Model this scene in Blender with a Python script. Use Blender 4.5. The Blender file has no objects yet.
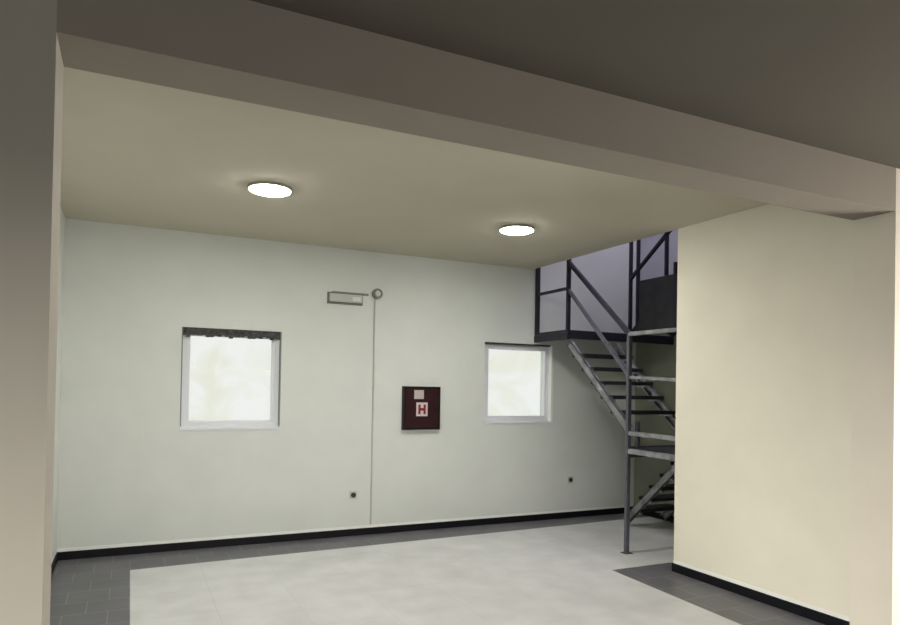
import bpy, bmesh, math, random
from mathutils import Vector, Matrix
random.seed(4)
scene = bpy.context.scene
COL = scene.collection

# ------------------------------------------------------------------ dimensions (metres)
XL, XR, YB, YE = -0.603, 4.751, 7.424, 4.854      # left wall, partition, back wall, partition end
YP, YF = 3.114, 2.816                             # back and front of the beam and piers
XP = -0.271                                       # inner face of the left pier
H, HS = 3.305, 3.006                              # ceiling, beam underside
XS = 6.50                                         # stairwell side wall
TOP = 6.0

# ------------------------------------------------------------------ materials
def new_mat(name):
    m = bpy.data.materials.new(name); m.use_nodes = True
    nt = m.node_tree
    return m, nt, nt.nodes['Principled BSDF']

def plain(name, col, rough=0.5, metal=0.0, spec=0.5, noise=0.0, nscale=20.0, bump=0.0, bscale=200.0):
    m, nt, b = new_mat(name)
    b.inputs['Roughness'].default_value = rough
    b.inputs['Metallic'].default_value = metal
    b.inputs['Specular IOR Level'].default_value = spec
    b.inputs['Base Color'].default_value = (*col, 1)
    if noise or bump:
        tc = nt.nodes.new('ShaderNodeTexCoord')
    if noise:
        n = nt.nodes.new('ShaderNodeTexNoise'); n.inputs['Scale'].default_value = nscale
        n.inputs['Detail'].default_value = 4
        nt.links.new(tc.outputs['Object'], n.inputs['Vector'])
        r = nt.nodes.new('ShaderNodeValToRGB')
        r.color_ramp.elements[0].position = 0.3; r.color_ramp.elements[1].position = 0.7
        r.color_ramp.elements[0].color = (*[c * (1 - noise) for c in col], 1)
        r.color_ramp.elements[1].color = (*[min(1, c * (1 + noise)) for c in col], 1)
        nt.links.new(n.outputs['Fac'], r.inputs['Fac'])
        nt.links.new(r.outputs['Color'], b.inputs['Base Color'])
    if bump:
        n2 = nt.nodes.new('ShaderNodeTexNoise'); n2.inputs['Scale'].default_value = bscale
        n2.inputs['Detail'].default_value = 3
        nt.links.new(tc.outputs['Object'], n2.inputs['Vector'])
        bp = nt.nodes.new('ShaderNodeBump'); bp.inputs['Strength'].default_value = bump
        bp.inputs['Distance'].default_value = 0.002
        nt.links.new(n2.outputs['Fac'], bp.inputs['Height'])
        nt.links.new(bp.outputs['Normal'], b.inputs['Normal'])
    return m

M = {}
M['wall'] = plain('plaster_wall', (0.72, 0.745, 0.705), 0.75, spec=0.25, noise=0.025, nscale=2.5, bump=0.25, bscale=90)
M['wall_cream'] = plain('plaster_cream', (0.83, 0.79, 0.665), 0.75, spec=0.25, noise=0.025, nscale=2.5, bump=0.25, bscale=90)
M['pier_lit'] = plain('plaster_pier_lit', (0.84, 0.78, 0.675), 0.8, spec=0.2, noise=0.02, nscale=3, bump=0.2, bscale=90)  # paler copy of the pier plaster, brightened as if lit
M['pier'] = plain('plaster_pier_shade', (0.455, 0.43, 0.37), 0.8, spec=0.2, noise=0.02, nscale=3, bump=0.2, bscale=90)  # darker copy of the pier plaster, shade put into the colour
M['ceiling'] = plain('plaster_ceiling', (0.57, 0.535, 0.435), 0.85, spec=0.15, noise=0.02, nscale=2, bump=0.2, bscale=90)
M['front_ceiling_shade'] = plain('plaster_front_ceiling_shade', (0.14, 0.13, 0.108), 0.9, spec=0.1, noise=0.02, nscale=2)  # ceiling plaster darkened, its shade put into the colour
M['beam'] = plain('plaster_beam_shade', (0.33, 0.30, 0.255), 0.85, spec=0.15, noise=0.02, nscale=3, bump=0.2, bscale=90)  # plaster darkened below its own tone to shade the beam
M['front_wall'] = plain('plaster_front_wall', (0.16, 0.145, 0.125), 0.85, spec=0.15, noise=0.02, nscale=3)  # unseen walls, darkened to cut bounced light
M['stairwell'] = plain('plaster_stairwell', (0.50, 0.49, 0.53), 0.8, spec=0.2, noise=0.05, nscale=3)
M['bounce_damper'] = plain('dark_bounce_damper', (0.035, 0.033, 0.03), 0.9, spec=0.1, noise=0.15, nscale=60)  # made-up dark flooring, out of view, soaks up bounced light
M['olive_shade'] = plain('plaster_olive_shade', (0.22, 0.225, 0.18), 0.8, spec=0.2, noise=0.08, nscale=3)  # wall colour darkened for the shadow under the upper flight
M['baseboard'] = plain('black_skirting', (0.006, 0.006, 0.009), 0.5, spec=0.2)
M['bead'] = plain('white_bead', (0.90, 0.90, 0.86), 0.5)
M['pvc'] = plain('white_pvc', (0.80, 0.82, 0.86), 0.35)
M['shadow_gap'] = plain('dark_shadow_gap', (0.03, 0.032, 0.034), 0.6)
M['blind'] = plain('dark_blind_cloth', (0.06, 0.06, 0.057), 0.8, noise=0.85, nscale=22)
M['steel'] = plain('painted_steel', (0.11, 0.11, 0.135), 0.42, metal=0.35, noise=0.12, nscale=12)
M['steel_light'] = plain('worn_grey_steel', (0.27, 0.27, 0.29), 0.35, metal=0.5, noise=0.4, nscale=9)
M['steel_silhouette'] = plain('silhouette_steel', (0.022, 0.021, 0.034), 0.5, metal=0.2, noise=0.15, nscale=10)  # same steel, darkened so the upper rails look silhouetted
M['tread'] = plain('tread_plate', (0.035, 0.035, 0.045), 0.5, metal=0.4, noise=0.2, nscale=25, bump=0.5, bscale=120)
M['sheet'] = plain('dark_sheet', (0.022, 0.022, 0.026), 0.55, metal=0.1, noise=0.35, nscale=7)
M['red'] = plain('maroon_paint', (0.026, 0.002, 0.005), 0.4, spec=0.35)
M['red_edge'] = plain('black_maroon_frame', (0.012, 0.003, 0.005), 0.45, spec=0.3)
M['sign_white'] = plain('sign_white', (0.72, 0.62, 0.62), 0.5)
M['sign_red'] = plain('sign_red', (0.22, 0.008, 0.020), 0.5)
M['sticker'] = plain('sticker_paper', (0.52, 0.44, 0.45), 0.6)
M['grey_plastic'] = plain('grey_plastic', (0.20, 0.21, 0.19), 0.5)
M['light_plastic'] = plain('light_plastic', (0.55, 0.56, 0.51), 0.4)
M['highlight_white'] = plain('white_highlight', (0.80, 0.80, 0.76), 0.15)
M['conduit'] = plain('conduit_grey', (0.47, 0.48, 0.45), 0.5)
M['socket_dark'] = plain('socket_dark', (0.03, 0.03, 0.03), 0.5)
M['lamp_ring'] = plain('lamp_ring', (0.42, 0.40, 0.33), 0.5)

def lamp_mat(name, col, strength):
    m, nt, b = new_mat(name)
    b.inputs['Base Color'].default_value = (0.9, 0.9, 0.85, 1)
    b.inputs['Emission Color'].default_value = (*col, 1)
    b.inputs['Emission Strength'].default_value = strength
    return m
LAMP_COL = (1.0, 0.985, 0.92)
M['lamp'] = lamp_mat('lamp_diffuser', LAMP_COL, 142)

m, nt, b = new_mat('window_glass')
tr = nt.nodes.new('ShaderNodeBsdfTransparent'); tr.inputs['Color'].default_value = (0.96, 0.97, 0.96, 1)
gl = nt.nodes.new('ShaderNodeBsdfGlossy'); gl.inputs['Roughness'].default_value = 0.03
mx = nt.nodes.new('ShaderNodeMixShader'); mx.inputs['Fac'].default_value = 0.001
nt.links.new(tr.outputs[0], mx.inputs[1]); nt.links.new(gl.outputs[0], mx.inputs[2])
nt.links.new(mx.outputs[0], nt.nodes['Material Output'].inputs['Surface'])
M['glass'] = m

def floor_material():
    m, nt, b = new_mat('tiled_floor')
    N, L = nt.nodes.new, nt.links.new
    tc = N('ShaderNodeTexCoord'); sp = N('ShaderNodeSeparateXYZ'); L(tc.outputs['Object'], sp.inputs[0])
    def math_(op, a, bb=None):
        n = N('ShaderNodeMath'); n.operation = op
        for i, v in enumerate((a, bb)):
            if v is None: continue
            if isinstance(v, (int, float)): n.inputs[i].default_value = v
            else: L(v, n.inputs[i])
        return n.outputs[0]
    X, Y = sp.outputs[0], sp.outputs[1]
    left = math_('LESS_THAN', X, 0.034)
    edge = math_('ADD', math_('MULTIPLY', X, 0.044), 6.80)       # tile border runs a little out of square
    back = math_('GREATER_THAN', Y, edge)
    rx = math_('GREATER_THAN', X, math_('ADD', math_('MULTIPLY', Y, 0.045), 3.987))
    ry = math_('LESS_THAN', Y, 5.115)
    right = math_('MULTIPLY', math_('MULTIPLY', rx, ry), math_('LESS_THAN', X, 4.96))
    front = math_('LESS_THAN', Y, 3.2)                           # unseen near strip, turned dark to cut light bounced to the beam
    mask = math_('MAXIMUM', math_('MAXIMUM', math_('MAXIMUM', left, back), right), front)
    def bricks(size, mortar, c1, c2, cm, off, ox, oy):
        mp = N('ShaderNodeMapping'); mp.inputs['Location'].default_value = (ox, oy, 0)
        L(tc.outputs['Object'], mp.inputs['Vector'])
        br = N('ShaderNodeTexBrick'); br.offset = off
        br.inputs['Scale'].default_value = 1.0
        br.inputs['Brick Width'].default_value = size; br.inputs['Row Height'].default_value = size
        br.inputs['Mortar Size'].default_value = mortar; br.inputs['Mortar Smooth'].default_value = 0.3
        br.inputs['Color1'].default_value = (*c1, 1); br.inputs['Color2'].default_value = (*c2, 1)
        br.inputs['Mortar'].default_value = (*cm, 1)
        L(mp.outputs[0], br.inputs['Vector']); return br.outputs['Color']
    light = bricks(0.6, 0.003, (0.655, 0.655, 0.655), (0.635, 0.635, 0.635), (0.56, 0.56, 0.555), 0.0, -0.034, 0.05)
    dark = bricks(0.30, 0.005, (0.142, 0.139, 0.154), (0.130, 0.128, 0.142), (0.22, 0.22, 0.23), 0.5, -0.034, 0.05)
    no = N('ShaderNodeTexNoise'); no.inputs['Scale'].default_value = 3.0; no.inputs['Detail'].default_value = 5
    L(tc.outputs['Object'], no.inputs['Vector'])
    mr = N('ShaderNodeMapRange'); mr.inputs['From Min'].default_value = 0.3; mr.inputs['From Max'].default_value = 0.7
    mr.inputs['To Min'].default_value = 0.90; mr.inputs['To Max'].default_value = 1.08
    L(no.outputs['Fac'], mr.inputs['Value'])
    mix = N('ShaderNodeMix'); mix.data_type = 'RGBA'
    L(mask, mix.inputs['Factor']); L(light, mix.inputs['A']); L(dark, mix.inputs['B'])
    mul = N('ShaderNodeVectorMath'); mul.operation = 'SCALE'
    L(mix.outputs['Result'], mul.inputs[0]); L(mr.outputs[0], mul.inputs['Scale'])
    L(mul.outputs[0], b.inputs['Base Color'])
    b.inputs['Roughness'].default_value = 0.42; b.inputs['Specular IOR Level'].default_value = 0.35
    return m
M['floor'] = floor_material()

# ------------------------------------------------------------------ mesh helpers
def add_box(bm, x0, x1, y0, y1, z0, z1, bev=0.0):
    t = bmesh.new()
    bmesh.ops.create_cube(t, size=1.0)
    for v in t.verts:
        v.co = Vector(((x0 + x1) / 2 + v.co.x * (x1 - x0), (y0 + y1) / 2 + v.co.y * (y1 - y0), (z0 + z1) / 2 + v.co.z * (z1 - z0)))
    if bev: bmesh.ops.bevel(t, geom=t.edges[:], offset=bev, segments=2, affect='EDGES', profile=0.7)
    merge(bm, t)

def merge(bm, t):
    me = bpy.data.meshes.new('t'); t.to_mesh(me); t.free(); bm.from_mesh(me); bpy.data.meshes.remove(me)

def add_prism(bm, poly, axis, a, b):
    """extrude a 2-D polygon along an axis; for axis 'x' the polygon is (y, z), for 'y' it is (x, z)"""
    def P(p, s):
        return (s, p[0], p[1]) if axis == 'x' else (p[0], s, p[1])
    va = [bm.verts.new(P(p, a)) for p in poly]; vb = [bm.verts.new(P(p, b)) for p in poly]
    n = len(poly); fs = [bm.faces.new(va), bm.faces.new(vb[::-1])]
    for i in range(n): fs.append(bm.faces.new((va[i], vb[i], vb[(i + 1) % n], va[(i + 1) % n])))
    bmesh.ops.recalc_face_normals(bm, faces=fs)

def add_bar(bm, p, q, w, h, bev=0.004):
    """rectangular tube from p to q: w sideways, h in the plane that holds the vertical"""
    p, q = Vector(p), Vector(q); d = q - p; L = d.length; d.normalize()
    up = Vector((0, 0, 1)) if abs(d.z) < 0.99 else Vector((0, 1, 0))
    s = d.cross(up).normalized(); u = s.cross(d).normalized()
    t = bmesh.new(); bmesh.ops.create_cube(t, size=1.0)
    for v in t.verts:
        v.co = p + d * ((v.co.x + 0.5) * L) + s * (v.co.y * w) + u * (v.co.z * h)
    bmesh.ops.recalc_face_normals(t, faces=t.faces[:])
    if bev: bmesh.ops.bevel(t, geom=t.edges[:], offset=bev, segments=2, affect='EDGES')
    merge(bm, t)

def add_lathe(bm, prof, centre, axis='z', seg=48):
    """prof: (radius, height) pairs; closed at both ends when the radius is 0"""
    rings = []
    for r, z in prof:
        if r == 0:
            rings.append([bm.verts.new((0, 0, z))])
        else:
            rings.append([bm.verts.new((r * math.cos(2 * math.pi * k / seg), r * math.sin(2 * math.pi * k / seg), z)) for k in range(seg)])
    fs = []
    for A, B in zip(rings, rings[1:]):
        for k in range(seg):
            a0, a1 = A[k % len(A)], A[(k + 1) % len(A)]; b0, b1 = B[k % len(B)], B[(k + 1) % len(B)]
            vs = []
            for v in (a0, a1, b1, b0):
                if v not in vs: vs.append(v)
            if len(vs) > 2: fs.append(bm.faces.new(vs))
    bmesh.ops.recalc_face_normals(bm, faces=fs)
    c = Vector(centre)
    for ring in rings:
        for v in ring:
            x, y, z = v.co
            v.co = c + (Vector((x, y, z)) if axis == 'z' else Vector((x, -z, y)))

def build(name, bm, mat, parent=None, smooth=False):
    q = parent
    while q is not None:                       # shapes are given in room coordinates; store them relative to their thing
        bmesh.ops.translate(bm, verts=bm.verts[:], vec=-q.location); q = q.parent
    me = bpy.data.meshes.new(name); bm.to_mesh(me); bm.free(); me.materials.append(mat)
    if smooth:
        for p in me.polygons: p.use_smooth = True
        me.set_sharp_from_angle(angle=math.radians(35))
    o = bpy.data.objects.new(name, me); COL.objects.link(o)
    if parent is not None:
        o.parent = parent
    return o

def struct(name, bm, mat, label=None):
    o = build(name, bm, mat); o['kind'] = 'structure'
    if label: o['label'] = label
    return o

def thing(name, label, cat, loc, group=None):
    o = bpy.data.objects.new(name, None); COL.objects.link(o); o.location = loc
    o.empty_display_size = 0.1
    o['label'] = label; o['category'] = cat
    if group: o['group'] = group
    return o

def box_struct(name, mat, label, *boxes):
    bm = bmesh.new()
    for bx in boxes: add_box(bm, *bx)
    return struct(name, bm, mat, label)

def wall_with_holes(bm, x0, x1, y0, y1, z0, z1, holes):
    """holes: (xa, xb, za, zb), side by side and apart from one another"""
    holes = sorted(holes); x = x0
    for xa, xb, za, zb in holes:
        add_box(bm, x, xa, y0, y1, z0, z1)
        add_box(bm, xa, xb, y0, y1, z0, za)
        add_box(bm, xa, xb, y0, y1, zb, z1)
        x = xb
    add_box(bm, x, x1, y0, y1, z0, z1)

# ------------------------------------------------------------------ room shell
W1 = (0.470, 1.494, 1.250, 2.312)
W2 = (4.045, 5.085, 1.292, 2.318)

box_struct('floor', M['floor'], 'beige tiled floor with a dark grey tile border', (-4.3, 6.8, YF, YB + 0.3, -0.2, 0.0))
box_struct('floor_front', M['bounce_damper'], 'unseen front floor, made dark to cut bounced light', (-4.3, 6.8, -3.3, YF, -0.2, 0.0))

bm = bmesh.new(); wall_with_holes(bm, XL - 0.25, XS + 0.3, YB, YB + 0.3, 0.0, TOP, [W1, W2])
struct('wall_back', bm, M['wall'], 'pale back wall with two square windows')
box_struct('wall_left', M['wall'], 'pale left wall, mostly hidden by the pier', (XL - 0.25, XL, YP, YB, 0, H))
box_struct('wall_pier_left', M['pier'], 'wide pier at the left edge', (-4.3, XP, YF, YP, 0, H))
box_struct('wall_pier_right', M['pier_lit'], 'pier at the right edge', (XR, XS + 0.3, YF, YP, 0, H))
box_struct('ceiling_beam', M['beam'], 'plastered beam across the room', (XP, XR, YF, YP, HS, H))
box_struct('wall_right', M['wall_cream'], 'cream partition wall in front of the stairs', (XR, XR + 0.10, YP, YE, 0, H))
box_struct('wall_stairwell_side', M['olive_shade'], 'shade-darkened side wall of the stairwell below the upper floor', (XS, XS + 0.3, YP, YB, 0, 3.25))
box_struct('wall_stairwell_upper', M['stairwell'], 'upper side wall of the stairwell', (XS, XS + 0.3, YP, YB, 3.25, TOP))
box_struct('ceiling', M['ceiling'], 'plastered ceiling with two round lamps and a stair opening',
           (XL - 0.25, XR, YP, YB, H, H + 0.25), (XR, XS, YP, YE, H, H + 0.25))
box_struct('ceiling_front', M['front_ceiling_shade'], 'shaded ceiling in front of the beam', (-4.3, XS + 0.3, -3.3, YP, H, H + 0.25))
# storey above the stair opening
box_struct('wall_upper_left', M['stairwell'], 'upper stairwell wall', (XR - 0.25, XR, YP, YB, H + 0.25, TOP))
box_struct('wall_upper_front', M['stairwell'], 'upper stairwell wall', (XR - 0.25, XS + 0.3, YF, YP, H + 0.25, TOP))
box_struct('ceiling_upper', M['stairwell'], 'ceiling over the stairwell', (XR - 0.25, XS + 0.3, YF, YB + 0.3, TOP, TOP + 0.2))
# the camera's own side of the beam, with windows added for fill light
W4 = (-3.4, 4.4, 0.25, 2.25)
bm = bmesh.new(); wall_with_holes(bm, -4.3, XS + 0.3, -3.3, -3.0, 0, H, [W4])
struct('wall_front', bm, M['front_wall'], 'wall behind the camera with a wide added fill window')
W5 = (-0.2, 2.0, 0.30, 2.25)
box_struct('wall_front_left', M['front_wall'], 'side wall of the front room with an added fill window',
           (-4.3, -4.0, -3.0, W5[0], 0, H), (-4.3, -4.0, W5[1], YF, 0, H),
           (-4.3, -4.0, W5[0], W5[1], 0, W5[2]), (-4.3, -4.0, W5[0], W5[1], W5[3], H))
W3 = (0.5, 2.1, 0.60, 2.50)
box_struct('wall_front_right', M['front_wall'], 'side wall of the front room with an added fill window',
           (XS, XS + 0.3, -3.0, W3[0], 0, H), (XS, XS + 0.3, W3[1], YF, 0, H),
           (XS, XS + 0.3, W3[0], W3[1], 0, W3[2]), (XS, XS + 0.3, W3[0], W3[1], W3[3], H))

# skirting and the thin white bead that caps it
BH, BT = 0.080, 0.012
box_struct('baseboard_back', M['baseboard'], None, (XL + BT, XS - BT, YB - BT, YB, 0, BH))
box_struct('baseboard_left', M['baseboard'], None, (XL, XL + BT, YP, YB, 0, BH))
box_struct('baseboard_right', M['baseboard'], None, (XR - BT, XR, YP, YE, 0, BH), (XR - BT, XR + 0.10, YE, YE + BT, 0, BH))
box_struct('baseboard_stairwell', M['baseboard'], None, (XS - BT, XS, YP, YB, 0, BH))
box_struct('trim_1', M['bead'], None, (XL, XS - BT, YB - 0.006, YB, BH, BH + 0.030))
box_struct('trim_2', M['bead'], None, (XR - 0.006, XR, YP, YE, BH, BH + 0.028))

# ------------------------------------------------------------------ windows
def ring_xz(bm, x0, x1, z0, z1, w, y0, y1, bev=0.004):
    add_box(bm, x0, x0 + w, y0, y1, z0, z1, bev); add_box(bm, x1 - w, x1, y0, y1, z0, z1, bev)
    add_box(bm, x0 + w, x1 - w, y0, y1, z0, z0 + w, bev); add_box(bm, x0 + w, x1 - w, y0, y1, z1 - w, z1, bev)

def window(name, W, label):
    x0, x1, z0, z1 = W
    r = bpy.data.objects.new(name, None); COL.objects.link(r); r.location = ((x0 + x1) / 2, YB + 0.1, z0)
    r['kind'] = 'structure'; r['label'] = label
    bm = bmesh.new(); ring_xz(bm, x0 + 0.006, x1 - 0.006, z0, z1, 0.048, YB + 0.05, YB + 0.12); build('window_frame', bm, M['pvc'], r)
    bm = bmesh.new(); ring_xz(bm, x0 + 0.054, x1 - 0.054, z0 + 0.048, z1 - 0.048, 0.036, YB + 0.06, YB + 0.115); build('sash', bm, M['pvc'], r)
    bm = bmesh.new(); add_box(bm, x0 + 0.085, x1 - 0.085, YB + 0.085, YB + 0.091, z0 + 0.08, z1 - 0.08); build('pane', bm, M['glass'], r)
    bm = bmesh.new(); add_box(bm, x0, x1, YB - 0.012, YB + 0.05, z0 - 0.012, z0 + 0.012, 0.003); build('sill', bm, M['pvc'], r)
    return r
w1 = window('window_1', W1, 'square white window left of the fire cabinet')
# dark rolled cloth hanging unevenly along the head of the left window
bm = bmesh.new()
n = 26; xa, xb = W1[0] + 0.004, W1[1] - 0.004
for k in range(n):
    a = xa + (xb - xa) * k / n; c = xa + (xb - xa) * (k + 1) / n
    dz = 0.082 + 0.018 * math.sin(k * 1.7) * math.sin(k * 0.6 + 1)
    add_box(bm, a, c, YB + 0.012, YB + 0.048, W1[3] - dz, W1[3] - 0.001)
build('rolled_blind', bm, M['blind'], w1)
bm = bmesh.new(); add_box(bm, W1[0], W1[0] + 0.012, YB + 0.004, YB + 0.05, W1[2] + 0.03, W1[3]); add_box(bm, W1[1] - 0.012, W1[1], YB + 0.004, YB + 0.05, W1[2] + 0.03, W1[3])
build('shadow_gap', bm, M['grey_plastic'], w1)  # grey strips painted in for the shadow gaps beside the frame
w2 = window('window_2', W2, 'square white window beside the metal stairs')
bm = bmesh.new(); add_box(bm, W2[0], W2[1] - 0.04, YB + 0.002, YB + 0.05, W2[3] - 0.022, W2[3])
build('shadow_gap', bm, M['shadow_gap'], w2)  # dark strip standing in for shade under the window head
bm = bmesh.new(); add_box(bm, W2[1] - 0.034, W2[1], YB - 0.012, YB + 0.05, W2[2], W2[3] - 0.01, 0.003)
build('lit_jamb_edge', bm, M['bead'], w2)  # white strip puts the lit edge of the right jamb into colour

# unseen windows added to the front room to let fill light in
r3 = bpy.data.objects.new('fill_window_right', None); COL.objects.link(r3); r3.location = (XS + 0.1, (W3[0] + W3[1]) / 2, W3[2]); r3['kind'] = 'structure'
r3['label'] = 'unseen window added to light the front room from the right'
bm = bmesh.new()
for (a, c, z0, z1) in ((W3[0], W3[0] + .06, W3[2], W3[3]), (W3[1] - .06, W3[1], W3[2], W3[3]), (W3[0] + .06, W3[1] - .06, W3[2], W3[2] + .06), (W3[0] + .06, W3[1] - .06, W3[3] - .06, W3[3]), (1.27, 1.33, W3[2] + .06, W3[3] - .06)):
    add_box(bm, XS + 0.08, XS + 0.15, a, c, z0, z1, 0.004)
build('window_frame', bm, M['pvc'], r3)

r4 = bpy.data.objects.new('fill_window_rear', None); COL.objects.link(r4); r4.location = ((W4[0] + W4[1]) / 2, -3.1, W4[2]); r4['kind'] = 'structure'
r4['label'] = 'unseen wide window added behind the camera for fill light'
bm = bmesh.new(); ring_xz(bm, W4[0], W4[1], W4[2], W4[3], 0.06, -3.2, -3.13)
for k in (1, 2): add_box(bm, W4[0] + 2.6 * k - 0.03, W4[0] + 2.6 * k + 0.03, -3.2, -3.13, W4[2] + 0.06, W4[3] - 0.06, 0.004)
build('window_frame', bm, M['pvc'], r4)  # added opening, its low head keeps fill light off the beam

r5 = bpy.data.objects.new('fill_window_left', None); COL.objects.link(r5); r5.location = (-4.1, 0.9, W5[2]); r5['kind'] = 'structure'
r5['label'] = 'unseen window added in the left side wall for fill light'
bm = bmesh.new()
for (a, c, z0, z1) in ((W5[0], W5[0] + .06, W5[2], W5[3]), (W5[1] - .06, W5[1], W5[2], W5[3]), (W5[0] + .06, W5[1] - .06, W5[2], W5[2] + .06), (W5[0] + .06, W5[1] - .06, W5[3] - .06, W5[3]), (0.87, 0.93, W5[2] + .06, W5[3] - .06)):
    add_box(bm, -4.2, -4.13, a, c, z0, z1, 0.004)
build('window_frame', bm, M['pvc'], r5)  # added opening, lets fill light reach the right wall

# ------------------------------------------------------------------ ceiling lamps
def ceiling_lamp(x, y, label, first=None):
    if first is None:
        t = thing('ceiling_lamp', label, 'ceiling lamp', (x, y, H), 'round ceiling lamps')
        bm = bmesh.new(); add_lathe(bm, [(0, 0), (0.160, 0), (0.172, -0.004), (0.176, -0.020), (0.170, -0.025), (0.1605, -0.025), (0.1605, -0.014), (0, -0.014)], (x, y, H))
        build('housing', bm, M['lamp_ring'], t, True)
        bm = bmesh.new(); add_lathe(bm, [(0, -0.015), (0.1595, -0.015), (0.1595, -0.027), (0.145, -0.034), (0.09, -0.039), (0, -0.041)], (x, y, H))
        build('diffuser', bm, M['lamp'], t, True)
        return t
    t = first.copy(); COL.objects.link(t); t.location = (x, y, H); t['label'] = label
    for ch in first.children:
        c = ch.copy(); COL.objects.link(c); c.parent = t
    return t
lamp = ceiling_lamp(0.975, 5.42, 'lit round white ceiling lamp on the left, above the left window')
ceiling_lamp(3.385, 5.60, 'lit round white ceiling lamp on the right, nearer the metal stairs', lamp)

# ------------------------------------------------------------------ things on the back wall
# fire hose cabinet with its H sign
cx0, cx1, cz0, cz1 = 2.930, 3.412, 1.216, 1.736
t = thing('fire_cabinet', 'dark red square fire hydrant cabinet with a white H sign on the back wall', 'fire cabinet', (3.179, YB, cz0))
bm = bmesh.new(); ring_xz(bm, cx0, cx1, cz0, cz1, 0.035, YB - 0.055, YB, 0.004)
add_box(bm, cx0 + 0.03, cx1 - 0.03, YB - 0.03, YB, cz0 + 0.03, cz1 - 0.03); build('frame', bm, M['red_edge'], t)
bm = bmesh.new(); add_box(bm, cx0 + 0.036, cx1 - 0.036, YB - 0.060, YB - 0.031, cz0 + 0.036, cz1 - 0.036, 0.006)
door = build('door', bm, M['red'], t)
sx, sz = 3.166, 1.462; yS = YB - 0.0605
bm = bmesh.new(); add_box(bm, sx - 0.074, sx + 0.074, yS - 0.003, yS, sz - 0.082, sz + 0.082, 0.0014); build('sign_plate', bm, M['sign_white'], door)
bm = bmesh.new()
for a in (-0.048, 0.020): add_box(bm, sx + a, sx + a + 0.028, yS - 0.005, yS - 0.003, sz - 0.058, sz + 0.058)
add_box(bm, sx - 0.020, sx + 0.020, yS - 0.005, yS - 0.003, sz - 0.016, sz + 0.016); build('sign_letter', bm, M['sign_red'], door)
bm = bmesh.new(); add_box(bm, 3.062, 3.188, yS - 0.003, yS, 1.586, 1.694, 0.0012); build('sticker', bm, M['sticker'], door)
bm = bmesh.new(); add_box(bm, cx1 - 0.075, cx1 - 0.050, yS - 0.018, yS, 1.43, 1.50, 0.004); build('latch', bm, M['red_edge'], door)

# emergency light
t = thing('emergency_light', 'slim white emergency light fixed high on the back wall beside the junction box', 'emergency light', (2.2, YB, 2.66))
bm = bmesh.new(); add_box(bm, 1.995, 2.412, YB - 0.022, YB, 2.662, 2.795, 0.006); build('housing', bm, M['grey_plastic'], t)
bm = bmesh.new(); add_box(bm, 2.012, 2.395, YB - 0.062, YB - 0.022, 2.684, 2.776, 0.012); build('diffuser', bm, M['light_plastic'], t)
bm = bmesh.new(); add_box(bm, 2.275, 2.372, YB - 0.066, YB - 0.0622, 2.700, 2.750, 0.0015); build('highlight_patch', bm, M['highlight_white'], t)  # white patch standing in for a highlight on the fitting
bm = bmesh.new(); add_box(bm, 2.04, 2.475, YB - 0.040, YB - 0.0225, 2.779, 2.803, 0.004); build('cable_duct', bm, M['grey_plastic'], t)

# junction box and the conduit down from it
t = thing('junction_box', 'small round grey junction box above the thin vertical conduit', 'junction box', (2.588, YB, 2.815))
bm = bmesh.new(); add_lathe(bm, [(0, 0), (0.060, 0), (0.060, 0.042), (0.054, 0.048), (0.044, 0.048), (0.044, 0.036), (0, 0.036)], (2.588, YB, 2.815), 'y', 40)
build('housing', bm, M['grey_plastic'], t, True)
bm = bmesh.new(); add_lathe(bm, [(0, 0.0365), (0.0335, 0.0365), (0.0335, 0.045), (0.030, 0.050), (0, 0.050)], (2.588, YB, 2.815), 'y', 32)
build('cover', bm, M['light_plastic'], t, True)
bm = bmesh.new(); add_box(bm, 2.556, 2.572, YB - 0.012, YB, BH + 0.031, 2.757, 0.003)
o = build('conduit', bm, M['conduit']); o['label'] = 'thin grey vertical conduit running down the back wall from the junction box'; o['category'] = 'conduit'

# sockets
def socket(x, z, label):
    t = thing('wall_socket', label, 'socket', (x, YB, z), 'sockets low on the back wall')
    bm = bmesh.new(); add_box(bm, x - 0.042, x + 0.042, YB - 0.010, YB, z - 0.045, z + 0.045, 0.004); build('plate', bm, M['light_plastic'], t)
    bm = bmesh.new(); add_lathe(bm, [(0, 0.0102), (0.030, 0.0102), (0.030, 0.018), (0.022, 0.018), (0.021, 0.0125), (0, 0.0125)], (x, YB, z), 'y', 28)
    build('socket_insert', bm, M['socket_dark'], t, True)
    return t
s1 = socket(2.346, 0.470, 'small wall socket low on the back wall beside the conduit')
s2 = s1.copy(); COL.objects.link(s2); s2.location = (5.392, YB, 0.512); s2['label'] = 'small wall socket low on the back wall left of the stair post'
for ch in s1.children:
    c = ch.copy(); COL.objects.link(c); c.parent = s2

# ------------------------------------------------------------------ steel staircase
SX = 4.80                                                       # plane of the near side rail
st = thing('metal_staircase', 'grey steel staircase with open treads, landings and handrails behind the cream wall', 'staircase', (5.6, 6.0, 0))
def bar(name, p, q, w, h, mat, parent=st):
    bm = bmesh.new(); add_bar(bm, p, q, w, h); return build(name, bm, M[mat], parent)
Y1, Y2 = 5.585, 6.70                                            # foot and head of the middle flight
R1, R2 = 2.335, 3.285
bar('post', (SX, Y1, 0.008), (SX, Y1, R1 - 0.02), 0.045, 0.045, 'steel')
bm = bmesh.new(); add_box(bm, SX - 0.045, SX + 0.045, Y1 - 0.045, Y1 + 0.045, 0, 0.008, 0.002); build('base_plate', bm, M['steel'], st)
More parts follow.
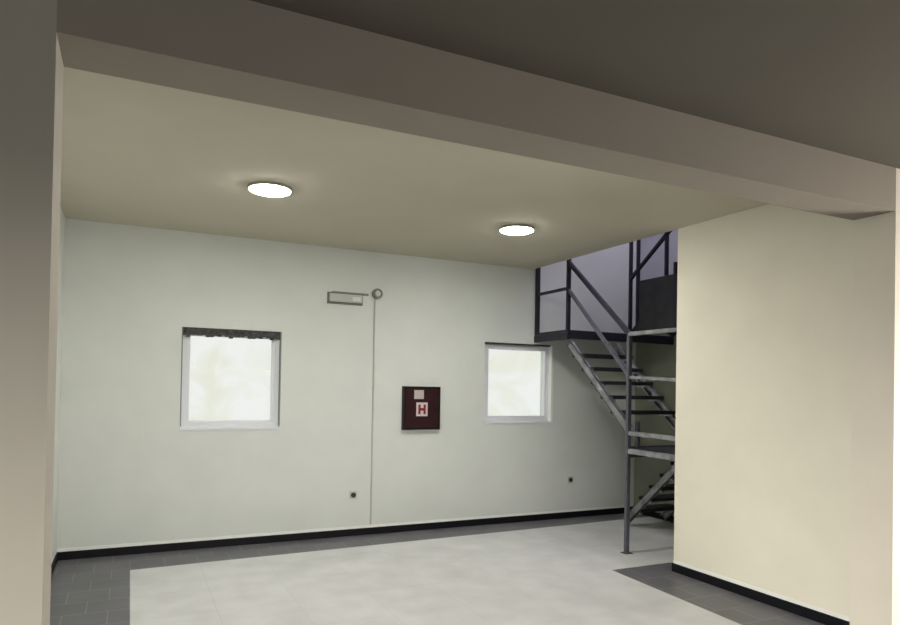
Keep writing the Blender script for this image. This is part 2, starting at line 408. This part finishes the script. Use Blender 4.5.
# lower landing
LY = YE + 0.014
bar('landing_beam', (SX, LY, 1.082), (SX, Y1 - 0.024, 1.088), 0.05, 0.055, 'steel_light')
bar('toe_rail', (SX, LY, 1.270), (SX, Y1 - 0.024, 1.278), 0.04, 0.045, 'steel_light')
bar('mid_rail', (SX, LY, 1.842), (SX, Y1 - 0.024, 1.872), 0.035, 0.035, 'steel_light')
bar('handrail', (SX, LY, R1 - 0.002), (SX, Y1 + 0.01, R1), 0.04, 0.042, 'steel_light')
bm = bmesh.new(); add_box(bm, SX + 0.027, XS - 0.01, LY, Y1 + 0.03, 1.09, 1.122); build('landing_plate', bm, M['tread'], st)
bar('landing_beam', (SX + 0.027, Y1 + 0.055, 1.07), (XS - 0.01, Y1 + 0.055, 1.07), 0.05, 0.12, 'steel')
bar('post', (XS - 0.06, Y1 + 0.0, 0.0), (XS - 0.06, Y1 + 0.0, 1.085), 0.045, 0.045, 'steel')
bar('post', (SX + 0.12, Y1 - 0.01, 1.123), (SX + 0.12, Y1 - 0.01, 1.40), 0.04, 0.04, 'steel')
# upper landing against the back wall
bm = bmesh.new(); add_box(bm, SX - 0.02, XS - 0.01, Y2 + 0.02, YB - 0.014, 2.43, 2.462); build('landing_plate', bm, M['tread'], st)
bar('landing_beam', (SX, Y2 - 0.02, 2.385), (SX, YB - 0.004, 2.385), 0.05, 0.085, 'steel_silhouette')
bar('landing_beam', (SX + 0.027, Y2, 2.395), (XS - 0.01, Y2, 2.395), 0.05, 0.085, 'steel_silhouette')
bar('post', (SX, Y2, 2.43), (SX, Y2, 3.46), 0.045, 0.045, 'steel_silhouette')
bar('post', (SX, YB - 0.04, 2.43), (SX, YB - 0.04, 3.46), 0.05, 0.05, 'steel_silhouette')
bar('mid_rail', (SX, Y2 + 0.02, 2.968), (SX, YB - 0.06, 2.968), 0.035, 0.035, 'steel_silhouette')
bar('handrail', (SX, Y2 - 0.02, 3.48), (SX, YB - 0.004, 3.48), 0.045, 0.045, 'steel_silhouette')
# middle flight: rails on the open side
bar('handrail', (SX, Y1, R1), (SX, Y2, R2), 0.042, 0.05, 'steel_silhouette')
bar('mid_rail', (SX, Y1 + 0.01, 1.90), (SX, Y2, 2.95), 0.035, 0.042, 'steel')

def flight(x0, x1, ya, za, yb, zb, n, mat='steel_light', end_gap=0.0):
    """stringers, treads and tread brackets from (ya, za) up to (yb, zb)"""
    sgn = 1 if yb > ya else -1
    d = math.hypot(yb - ya, zb - za); ny = -(zb - za) / d; nz = abs(yb - ya) / d
    hw = 0.046
    for x, side in ((x0, 1), (x1, -1)):
        bm = bmesh.new()
        def off(k): return [(ya + sgn * ny * k, za + nz * k), (yb + sgn * ny * k, zb + nz * k)]
        a, b_ = off(hw), off(-hw)
        add_prism(bm, [a[0], a[1], b_[1], b_[0]], 'x', x - 0.004, x + 0.004)                       # web
        for k in (hw, -hw):                                                                       # flanges
            p = off(k); q = off(k - math.copysign(0.010, k))
            add_prism(bm, [p[0], p[1], q[1], q[0]], 'x', x - 0.004 - (0.036 if side < 0 else 0), x + 0.004 + (0.036 if side > 0 else 0))
        build('stringer', bm, M[mat], st)
    rise = (zb - za) / n; run = (yb - ya) / n
    for k in range(1, n):
        yc = ya + run * k; zc = za + rise * k + 0.035
        bm = bmesh.new()
        add_box(bm, x0 + 0.006, x1 - 0.006, yc - 0.115, yc + 0.115, zc - 0.006, zc)
        add_box(bm, x0 + 0.006, x1 - 0.006, yc - 0.115, yc - 0.109, zc - 0.040, zc - 0.006)
        add_box(bm, x0 + 0.006, x1 - 0.006, yc + 0.109, yc + 0.115, zc - 0.040, zc - 0.006)
        tr = build('tread', bm, M['tread'], st)
        for x in (x0 + 0.010, x1 - 0.046):
            bm = bmesh.new(); add_box(bm, x, x + 0.036, yc - 0.10, yc + 0.10, zc - 0.062, zc - 0.041, 0.003)
            build('bracket', bm, M['steel_light'], tr)
flight(SX + 0.0, 5.54, Y1 + 0.005, 1.315, Y2 - 0.03, 2.285, 6)
flight(5.76, 6.42, 6.74, 0.055, Y1 + 0.085, 1.03, 6)
flight(5.78, 6.42, Y2 - 0.03, 2.46, 5.42, 3.50, 6, 'steel_silhouette')
bm = bmesh.new(); add_box(bm, 5.74, XS - 0.01, YE + 0.002, 5.42, 3.50, 3.55); build('landing_plate', bm, M['tread'], st)
# guard of the upper flight
bm = bmesh.new(); add_box(bm, 5.728, 5.738, 5.86, 6.50, 2.46, 3.11, 0.002); build('guard_panel', bm, M['sheet'], st)
for y, z0, z1, x in ((Y2, 2.44, 3.80, 5.765), (Y2, 2.44, 3.80, 5.885), (6.035, 3.112, 3.75, 5.733), (5.90, 2.47, 3.25, 5.745)):
    bar('post', (x, y, z0), (x, y, z1), 0.04, 0.04, 'steel_silhouette')
bar('handrail', (5.733, Y2 - 0.02, 3.145), (5.733, 5.40, 4.06), 0.04, 0.042, 'steel_silhouette')

# ------------------------------------------------------------------ light
def area(name, loc, rot, sx_, sy_, power, col):
    l = bpy.data.lights.new(name, 'AREA'); l.shape = 'RECTANGLE'; l.size = sx_; l.size_y = sy_; l.energy = power; l.color = col
    o = bpy.data.objects.new(name, l); COL.objects.link(o); o.location = loc; o.rotation_euler = rot
    return o
# added fill through unseen front windows, and daylight from the storey above the stairs
area('front_fill', (XS + 0.28, (W3[0] + W3[1]) / 2, (W3[2] + W3[3]) / 2), (0, math.radians(68), 0), 1.8, 1.5, 225, (1.0, 0.93, 0.86))
area('rear_fill', (0.8, -8.0, 3.6), (math.radians(80), 0, 0), 9.0, 3.2, 1350, (1.0, 0.96, 0.90))
area('side_fill', (-7.5, 0.2, 3.2), (0, math.radians(-82), 0), 2.8, 4.0, 2200, (1.0, 0.96, 0.88))
area('upstairs_daylight', (5.6, 5.6, TOP - 0.05), (0, 0, 0), 1.2, 1.4, 44, (0.84, 0.80, 1.0))

world = bpy.data.worlds.new('daylight'); scene.world = world; world.use_nodes = True
wn = world.node_tree; bg = wn.nodes['Background']
tc = wn.nodes.new('ShaderNodeTexCoord')
no = wn.nodes.new('ShaderNodeTexNoise'); no.inputs['Scale'].default_value = 16; no.inputs['Detail'].default_value = 5; no.inputs['Distortion'].default_value = 0.6
wn.links.new(tc.outputs['Generated'], no.inputs['Vector'])
rp = wn.nodes.new('ShaderNodeValToRGB')
rp.color_ramp.elements[0].position = 0.38; rp.color_ramp.elements[0].color = (0.86, 0.86, 0.76, 1)
rp.color_ramp.elements[1].position = 0.56; rp.color_ramp.elements[1].color = (0.93, 0.935, 0.92, 1)
wn.links.new(no.outputs['Fac'], rp.inputs['Fac'])
wn.links.new(rp.outputs['Color'], bg.inputs['Color']); bg.inputs['Strength'].default_value = 1.0

# ------------------------------------------------------------------ camera
yaw, pit, rol = (math.radians(a) for a in (25.634, 0.719, 1.003))
r = Vector((math.cos(yaw), -math.sin(yaw), 0)); d = Vector((math.sin(yaw), math.cos(yaw), 0)); z = Vector((0, 0, 1))
d2 = d * math.cos(pit) + z * math.sin(pit); z2 = -d * math.sin(pit) + z * math.cos(pit)
r3_ = r * math.cos(rol) + z2 * math.sin(rol); z3 = -r * math.sin(rol) + z2 * math.cos(rol)
cam = bpy.data.cameras.new('camera'); co = bpy.data.objects.new('camera', cam); COL.objects.link(co)
mw = Matrix((r3_, z3, -d2)).transposed().to_4x4(); mw.translation = (0, 0, 1.73); co.matrix_world = mw
cam.sensor_width = 36; cam.lens = 665.875 * 36 / 900
cam.shift_x = 0.0; cam.shift_y = (379.171 - 312.5) / 900
scene.camera = co
scene.view_settings.view_transform = 'Standard'; scene.view_settings.look = 'None'
scene.view_settings.exposure = 0.0; scene.view_settings.gamma = 1.0
scene.view_settings.use_curve_mapping = False
